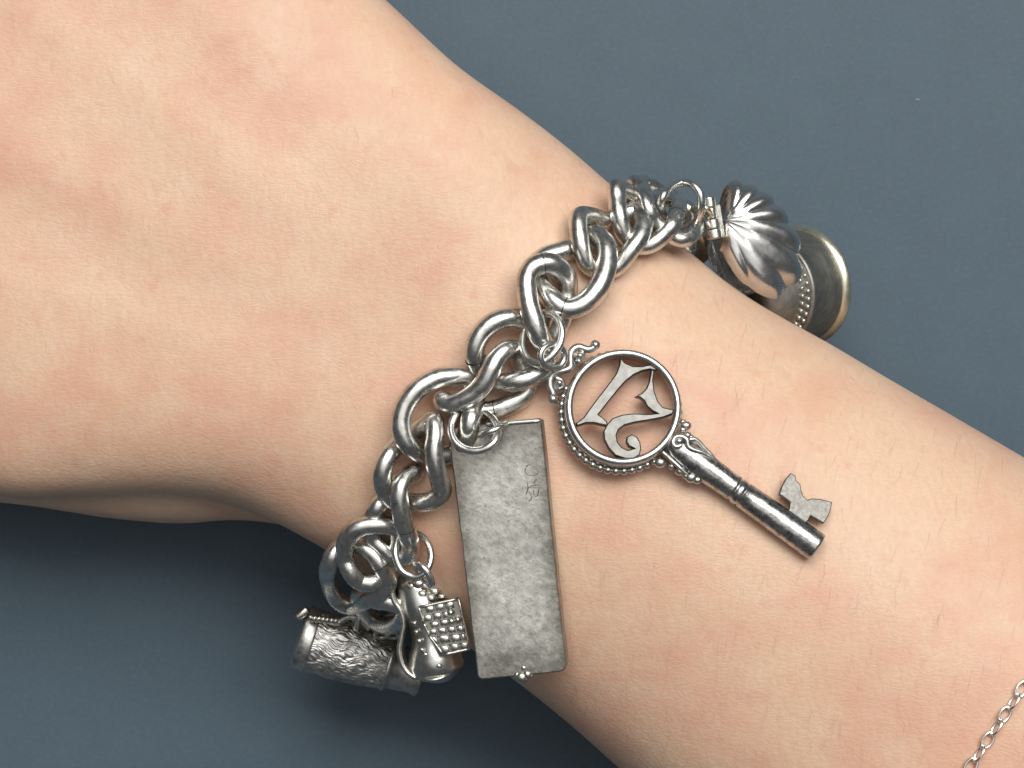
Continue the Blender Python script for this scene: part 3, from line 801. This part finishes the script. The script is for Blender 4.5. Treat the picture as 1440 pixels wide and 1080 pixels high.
# ------------------------------------------------------------------ shell charm
zsh = 30.5
shell = empty('shell_charm', P(1005, 310, zsh))
tag(shell, 'domed scallop shell charm in polished silver with a hinge', 'charm')
apex = P(1011, 312, zsh - .5)
X_ = P(1112, 372, zsh - 3.5) - apex; X_ /= np.linalg.norm(X_)
Zn = np.array([.12, .14, 1.0]); Zn = Zn - X_ * np.dot(Zn, X_); Zn /= np.linalg.norm(Zn)
Y_ = np.cross(Zn, X_)                                                # image up-right side
ks = PX * (CAM_Z - zsh) / (CAM_Z - 44)
RT = ([-88, -72, -60, -51, -42, -35, -25, -10, 0, 12, 34, 62, 80, 105], [30, 38, 44, 62, 92, 112, 131, 139, 136, 122, 98, 77, 67, 58])
RB = ([-88, -72, -53, -42, -25, 0, 34, 80, 105], [34, 54, 86, 104, 126, 130, 92, 62, 54])
def valve(sign, H0, tab, a0, a1, lobes):
    V = []; F = []; NR, NP = 44, 200
    for i in range(NR + 1):
        r = i / NR
        for j in range(NP + 1):
            v = j / NP
            d = a0 + (a1 - a0) * v; ph = math.radians(d)
            lob = (.5 - .5 * math.cos(v ** 1.12 * math.pi * 2 * lobes)) ** .5
            R = np.interp(d, *tab) * (1 + .075 * (lob - .5))
            dome = (1 - max(0, (r - .40) / .62) ** 3.2) ** .5 if r > .40 else (1 - ((.40 - r) / .50) ** 2) ** .5
            side = math.sin(math.pi * (.012 + .976 * v)) ** .30
            rib = (lob - .62) * 4.4 * min(1, max(0, (r - .22) / .5)) ** 1.2 * min(1, (1 - r) * 4 + .35) * side
            V.append(apex + (X_ * math.cos(ph) + Y_ * math.sin(ph)) * R * r * ks + Zn * sign * (H0 * dome * side + rib) * ks)
    for i in range(NR):
        for j in range(NP): F.append([i * (NP + 1) + j, i * (NP + 1) + j + 1, (i + 1) * (NP + 1) + j + 1, (i + 1) * (NP + 1) + j])
    mb = MB(); mb.add(V, F); return mb
valve(1, 36, RT, -64, 104, 8).build('upper_valve', M_SHELL, shell)
valve(-1, 40, RB, -86, 104, 8).build('lower_valve', M_SHELL, shell)
hp0, hp1 = P(996, 278, zsh + 2.2), P(1005, 336, zsh + 2.2)
ha = (hp1 - hp0); hl = np.linalg.norm(ha); ha /= hl
for t0, t1, r in ((0, .24, 10), (.26, .52, 9), (.54, .76, 11), (.78, 1.0, 12)):
    mb = MB(); k = r * PX
    lathe(mb, hp0, ha, [(t0 * hl, .05), (t0 * hl, k * .90), (t0 * hl + .01, k * .94), (t0 * hl + .08, k), (t0 * hl + .16, k), ((t0 + t1) / 2 * hl, k * 1.02), (t1 * hl - .16, k), (t1 * hl - .08, k), (t1 * hl - .01, k * .92), (t1 * hl, k * .86), (t1 * hl, k * .60), (t1 * hl - .02, k * .56), (t1 * hl - .3, k * .5), (t1 * hl - .3, .05)], 24); mb.build('hinge_knuckle', M_SHOE, shell)
mb = MB(); box(mb, (hp0 + hp1) / 2 + X_ * .8 + Zn * -.5, np.array([ha, np.cross(Zn, ha) / np.linalg.norm(np.cross(Zn, ha)), Zn]), (2.2, 1.0, .35), .1); mb.build('hinge_leaf', M_SHOE, shell)
ring_obj('jump_ring', [(957, 257, 37), (941, 264, 39), (930, 282, 40), (933, 302, 36.5), (946, 317, 30.5), (963, 321, 31.5), (979, 311, 36), (986, 292, 38), (984, 272, 38.5), (973, 259, 38)], 5.9, shell, f=P)
mb = MB(); tube(mb, spline([P(x, y, zsh + h) for x, y, h in ((974, 294, 3.0), (984, 290, 4.2), (995, 294, 4.4), (1000, 302, 3.2), (994, 301, 1.8), (982, 298, 1.8))], 40), 3.8 * PX, 10); mb.build('small_ring', M_RIM, shell)

# ------------------------------------------------------------------ thimble charm
zt_ = 14.0
tc = P(1128, 401, zt_)
tax = np.array([-.72, -.16, .68]); tax /= np.linalg.norm(tax)          # from rim to crown
kt = PX * (CAM_Z - zt_) / (CAM_Z - 44)
th = empty('thimble_charm', tc)
tag(th, 'cup shaped silver thimble charm with pale rim, tucked behind the shell', 'charm')
mb = MB(); lathe(mb, tc, tax, [(d * kt, r * kt) for d, r in ((-2, 72), (-5, 78), (-5, 83), (-2, 85), (1, 85), (5, 82.5), (8, 80.5), (9, 78), (9, 70))], 72); mb.build('rim', M_RIM, th)
mb = MB(); lathe(mb, tc, tax, [(d * kt, r * kt) for d, r in ((4, 74), (10, 79), (30, 76.5), (58, 72), (60, 73.5), (64, 73.5), (66, 71), (66, 66))], 72); mb.build('band', M_ENAMEL, th)
mb = MB(); lathe(mb, tc, tax, [(d * kt, r * kt) for d, r in ((64, 70), (90, 64), (110, 57), (122, 46), (128, 30), (130, 1))], 64); mb.build('crown', M_ENAMEL, th)
u2 = np.cross(tax, [0, 0, 1.0]); u2 /= np.linalg.norm(u2); w2 = np.cross(tax, u2)
dm = None
for row, (d, r) in enumerate(((72, 69.5), (82, 67.2))):
    for k in range(40):
        a = 2 * math.pi * (k + .5 * (row % 2)) / 40
        if dm is None:
            mb = MB(); sphere(mb, (0, 0, 0), 3.4 * kt, 8, 6); dm = mb.mesh('bead', M_SHOE)
        o = bpy.data.objects.new('bead', dm); COL.objects.link(o); o.parent = th
        o.location = Vector(tc + tax * d * kt + (u2 * math.cos(a) + w2 * math.sin(a)) * r * kt) * MM - th.location

# ------------------------------------------------------------------ fine chain round the forearm
fc = empty('fine_chain_bracelet', P(1408, 1020, 48))
tag(fc, 'fine bright silver trace chain lying across the forearm', 'bracelet')
sF = D2 @ np.array([1409, 1018])
cen2 = sn(sF, 55); cen = P(cen2[0], cen2[1], 26)
A3 = np.array([D2[0], -D2[1], 0]); A3 /= np.linalg.norm(A3)
B3 = np.cross([0, 0, 1.0], A3)
# tilt the loop so that it passes through the photo's line
p_a, p_b = np.array([1439.0, 966.0]), np.array([1366.0, 1080.0])
loop = []
for k in range(360):
    th_ = 2 * math.pi * k / 360
    dr = Vector(B3 * math.cos(th_) + np.array([0, 0, 1.0]) * math.sin(th_))
    o_ = Vector(cen) + dr * 90
    h = BVH.ray_cast(o_, -dr)
    loop.append(np.array(h[0]) + np.array(dr) * .42)
loop = np.array(loop)
# shift along the arm so the visible stretch lies on the line p_a-p_b
def shift(p):
    px = 720 + p[0] * F_PX / (CAM_Z - p[2]); py = 540 - p[1] * F_PX / (CAM_Z - p[2])
    f = (py - p_a[1]) / (p_b[1] - p_a[1]); tx = p_a[0] + (p_b[0] - p_a[0]) * f
    return (tx - px) * PX * np.clip((p[2] - 20) / 20, 0, 1)
loop2 = []
for p in loop:
    q_ = p.copy()
    for _ in range(3): q_[0] += shift(q_)
    hz = BVH.ray_cast(Vector((q_[0], q_[1], 120)), Vector((0, 0, -1)))
    if p[2] > 30 and hz[0] is not None: q_[2] = hz[0].z + .42
    loop2.append(q_)
per = spline(loop2, 2000)
dl = np.linalg.norm(np.diff(np.vstack([per, per[:1]]), axis=0), axis=1).sum()
NF = int(round(dl / 1.87)) // 2 * 2
mb = MB()
tube(mb, [(1.10 * math.cos(a), .64 * math.sin(a), 0) for a in np.linspace(0, 2 * math.pi, 28, endpoint=False)], .19, 8)
lk_me = mb.mesh('link', M_FINE)
for i in range(NF):
    k = int(i / NF * 2000); c = per[k]; T = per[(k + 8) % 2000] - per[k - 8]; T /= np.linalg.norm(T)
    nr = BVH.find_nearest(Vector(c)); nrm = np.array(Vector(c) - nr[0]); nrm -= T * np.dot(nrm, T)
    nrm /= np.linalg.norm(nrm) + 1e-9
    sd = np.cross(nrm, T)
    a = math.radians(random.uniform(-12, 12) + (58 if i % 2 else -6))
    y_ = sd * math.cos(a) + nrm * math.sin(a); z_ = np.cross(T, y_)
    o = bpy.data.objects.new('link', lk_me); COL.objects.link(o); o.parent = fc
    M_ = Matrix(((T[0], y_[0], z_[0]), (T[1], y_[1], z_[1]), (T[2], y_[2], z_[2]))).to_4x4()
    M_.translation = Vector(c + nrm * (.25 if i % 2 else 0)) * MM - fc.location
    o.matrix_local = M_

# a speck of lint on the table
mb = MB()
o_ = P(1290, 141, 0)
tube(mb, spline([o_ + np.array(p) for p in ((-.22, -.05, .08), (-.05, .1, .12), (.1, .02, .1), (.25, .12, .08))], 14, closed=False), .11, 6, closed=False)
M_LINT, _nt, _b = mat('pale_lint'); _b.inputs['Base Color'].default_value = (.30, .35, .40, 1); _b.inputs['Roughness'].default_value = .9
tag(mb.build('lint_speck', M_LINT), 'tiny pale speck of lint on the dark table', 'lint')
